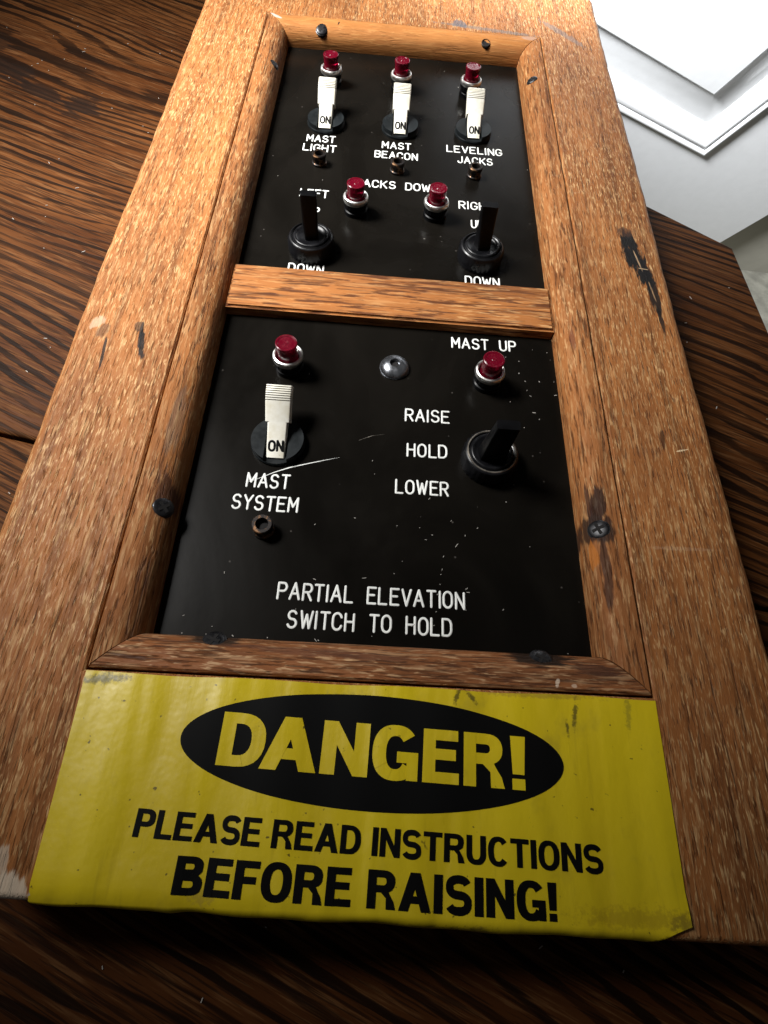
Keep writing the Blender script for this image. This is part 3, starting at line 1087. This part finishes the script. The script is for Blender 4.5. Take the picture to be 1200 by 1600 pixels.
knob((-.231, 1.174, ZP), (0.0, .010), M_BLACK, .157, .038, .043, .044, .022, .35)
knob((.242, 1.187, ZP), (-0.003, .010), M_BLACK, .157, .038, .043, .044, .022, .35)
knob((.2365, .512, ZP), (0.000, -.026), M_RIM, .182, .066, .047, .040, .022, .25)


# ---- little hollow brass posts under the labels
def stud(loc):
    bm = bmesh.new()
    lathe(bm, [(.0225, 0), (.0225, .006), (.0200, .008), (.0200, .020), (.0218, .022), (.0218, .030), (.0200, .032), (.0135, .032), (.0125, .029), (.0125, .014)], 32, cap1=True)
    s = obj('hollow_stud', bm, M_BRASS, panel, loc)
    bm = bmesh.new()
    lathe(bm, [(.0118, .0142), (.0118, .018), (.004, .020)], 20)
    obj('shade_plug', bm, M_HOLE_SHADE, s, loc)  # black plug, painted shade inside the hollow post
    return s


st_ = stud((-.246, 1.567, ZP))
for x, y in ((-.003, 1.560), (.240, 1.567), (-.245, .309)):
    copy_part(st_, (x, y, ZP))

# ---- domed socket screw in the middle of the plate
bm = bmesh.new()
pr = [(.037, 0), (.037, .003)] + [(.036 * math.cos(a), .003 + .020 * math.sin(a)) for a in [k * PI / 2 / 9 for k in range(0, 7)]] + [(.0128, .0212), (.0118, .0125)]
lathe(bm, pr, 48)
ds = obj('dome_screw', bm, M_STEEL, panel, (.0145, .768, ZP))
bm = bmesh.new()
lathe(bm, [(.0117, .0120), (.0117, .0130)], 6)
obj('socket', bm, M_HOLE_SHADE, ds, (.0145, .768, ZP))  # black disc paints the shade at the bottom of the socket


# ---- wood screws sunk in the mouldings
def mould_z(u):
    P = mould_profile(24)
    for (u0, z0), (u1, z1) in zip(P[2:], P[3:]):
        if u0 <= u <= u1:
            t = (u - u0) / max(1e-9, u1 - u0)
            return z0 + (z1 - z0) * t, math.atan2(-(z1 - z0), u1 - u0)
    return -.02, .6


def screw(x, y, u, side, r=.0205, missing=False, extra=0.0, deep=0.003):
    z, slope = mould_z(u)
    slope = min(slope, .62 if side in ('left', 'right') else .45)
    ax = {'left': Vector((1, 0, 0)), 'right': Vector((-1, 0, 0)), 'top': Vector((0, -1, 0)), 'bottom': Vector((0, 1, 0))}[side]
    nrm = (Vector((0, 0, 1)) * math.cos(slope) + ax * math.sin(slope)).normalized()
    q = nrm.to_track_quat('Z', 'Y').to_matrix().to_4x4()
    M = q @ Matrix.Rotation(random.uniform(0, 1.5) + extra, 4, 'Z') @ Matrix.Translation((0, 0, -deep))
    loc = (x, y, z)
    bm = bmesh.new()
    if missing:
        lathe(bm, [(.0165, -.012), (.0165, .0012), (.0140, .0034), (.0128, .0030), (.0122, .0008), (.0122, -.011)], 28, M=M)
        o = obj('screw_hole', bm, M_BRASS, panel, loc)
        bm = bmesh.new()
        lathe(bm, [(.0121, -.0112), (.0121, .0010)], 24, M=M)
        obj('shade_plug', bm, M_HOLE_SHADE, o, loc)  # flat black disc stands in for the dark inside the empty hole
        return
    pr = [(r * 1.10, -.010), (r * 1.10, .0006), (r * 1.0, .0014), (r * .99, .003)] + [(r * .97 * math.cos(a), .003 + .0038 * math.sin(a)) for a in (.25, .55, .85, 1.15, 1.4)]
    lathe(bm, pr, 36, M=M)
    o = obj('screw', bm, M_BLKMETAL, panel, loc)
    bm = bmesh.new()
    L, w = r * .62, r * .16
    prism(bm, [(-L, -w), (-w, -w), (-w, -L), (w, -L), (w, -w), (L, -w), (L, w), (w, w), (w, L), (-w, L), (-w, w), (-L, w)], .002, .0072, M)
    obj('cross_slot', bm, M_HOLE_SHADE, o, loc)  # slightly raised black cross, slot shade put into its colour


screw(-.300, 2.262, .058, 'top')
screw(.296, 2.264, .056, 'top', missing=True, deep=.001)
screw(-.438, 2.011, .062, 'left', .017, deep=.004)
screw(.446, 2.039, .054, 'right', .017, deep=.003)
screw(-.440, .322, .060, 'left')
screw(.446, .331, .054, 'right')
screw(-.295, .064, .064, 'bottom')
screw(.306, .062, .062, 'bottom')

# ---- yellow warning sticker
bm = bmesh.new()
zt, zb = .0016, -.0002
xs = [-.497 + .994 * k / 140 for k in range(141)]
ys = [-.0035 - (.3245) * k / 16 for k in range(17)] + [-.3310, -.3335, -.336, -.3385, -.3405, -.343, -.3455, -.348, -.3505, -.353, -.356, -.359]


def edge_y(x, y):
    if x > .425 and y < -.31:
        lim = -.356 + (x - .425) * .38
        return max(y, lim)
    return max(y, YB + skew(x) - .003 - .002 * math.sin(x * 17) - .001 * math.sin(x * 51))


grid = []
for y in ys:
    row = []
    for x in xs:
        xx = x * (1.0 - .012 * min(1, (-y) / .33)) + .002 * (1 - min(1, -y / .33))
        yy = edge_y(x, y)
        lift = zt + rip(xx, yy)
        if y <= -.0036 and x > .43 and y < -.29:
            lift += .006 * ((x - .43) / .067) ** 2 * min(1, (-.29 - y) / .03)
        yy += .0012 * math.sin(x * 23) if y == ys[0] else 0
        row.append(bm.verts.new(bend(xx, yy, lift)))
    grid.append(row)
for p, q in zip(grid, grid[1:]):
    for i in range(len(p) - 1):
        try:
            bm.faces.new((p[i], p[i + 1], q[i + 1], q[i]))
        except ValueError:
            pass
bmesh.ops.remove_doubles(bm, verts=bm.verts, dist=1e-6)
bed = [e for e in bm.edges if e.is_boundary]
ret = bmesh.ops.extrude_edge_only(bm, edges=bed)
for v in [g for g in ret['geom'] if isinstance(g, bmesh.types.BMVert)]:
    v.co.z -= .0045
stk = obj('warning_sticker', bm, M_YELLOW, panel, sharp=60)

bm = bmesh.new()
ang = math.atan2(-.018, .635)
M2 = Matrix.Translation((.0035, -.1085, 0)) @ Matrix.Rotation(ang, 4, 'Z')
slab(bm, [(.3185 * math.cos(2 * PI * k / 96), .0880 * math.sin(2 * PI * k / 96)) for k in range(96)], .0022, .0012, M2)
drape(bm)
obj('black_oval', bm, M_INK, stk)
bm = bmesh.new()
bold_line(bm, 'DANGER!', (-.252, -.1395), (.256, -.1565), .0815, .255, .205, .0030,
          boxes=[(-.252, -.177), (-.182, -.090), (-.084, -.006), (.000, .076), (.084, .144), (.152, .220), (.231, .256)])
drape(bm)
obj('lettering', bm, M_YELLOW, stk)
bm = bmesh.new()
bold_line(bm, 'PLEASE READ INSTRUCTIONS', (-.360, -.2435), (.368, -.2675), .0385, .232, .172, .0026)
drape(bm)
obj('lettering', bm, M_INK, stk)
bm = bmesh.new()
bold_line(bm, 'BEFORE RAISING!', (-.286, -.3140), (.2905, -.3300), .0490, .255, .188, .0026)
drape(bm)
obj('lettering', bm, M_INK, stk)

# lint lying on the tabletop
bm = bmesh.new()
for k in range(110):
    x, y = (random.uniform(-1.9, -.8), random.uniform(0.2, 3.2)) if random.random() < .7 else (random.uniform(.8, 1.2), random.uniform(-.3, 1.6)) if random.random() < .6 else (random.uniform(-.6, .7), random.uniform(-.62, -.38))
    if x > .8 and y > 1.5:
        continue
    L = abs(random.gauss(0, .002)) + .0012
    M = Matrix.Translation((x, y, ZT + .001)) @ Matrix.Rotation(random.uniform(0, PI), 4, 'Z')
    box(bm, -L, L, -.0009, .0009, -.001, .0010, M)
d_ = obj('lint', bm, M_DUST, table, smooth=False)
d_['kind'] = 'stuff'
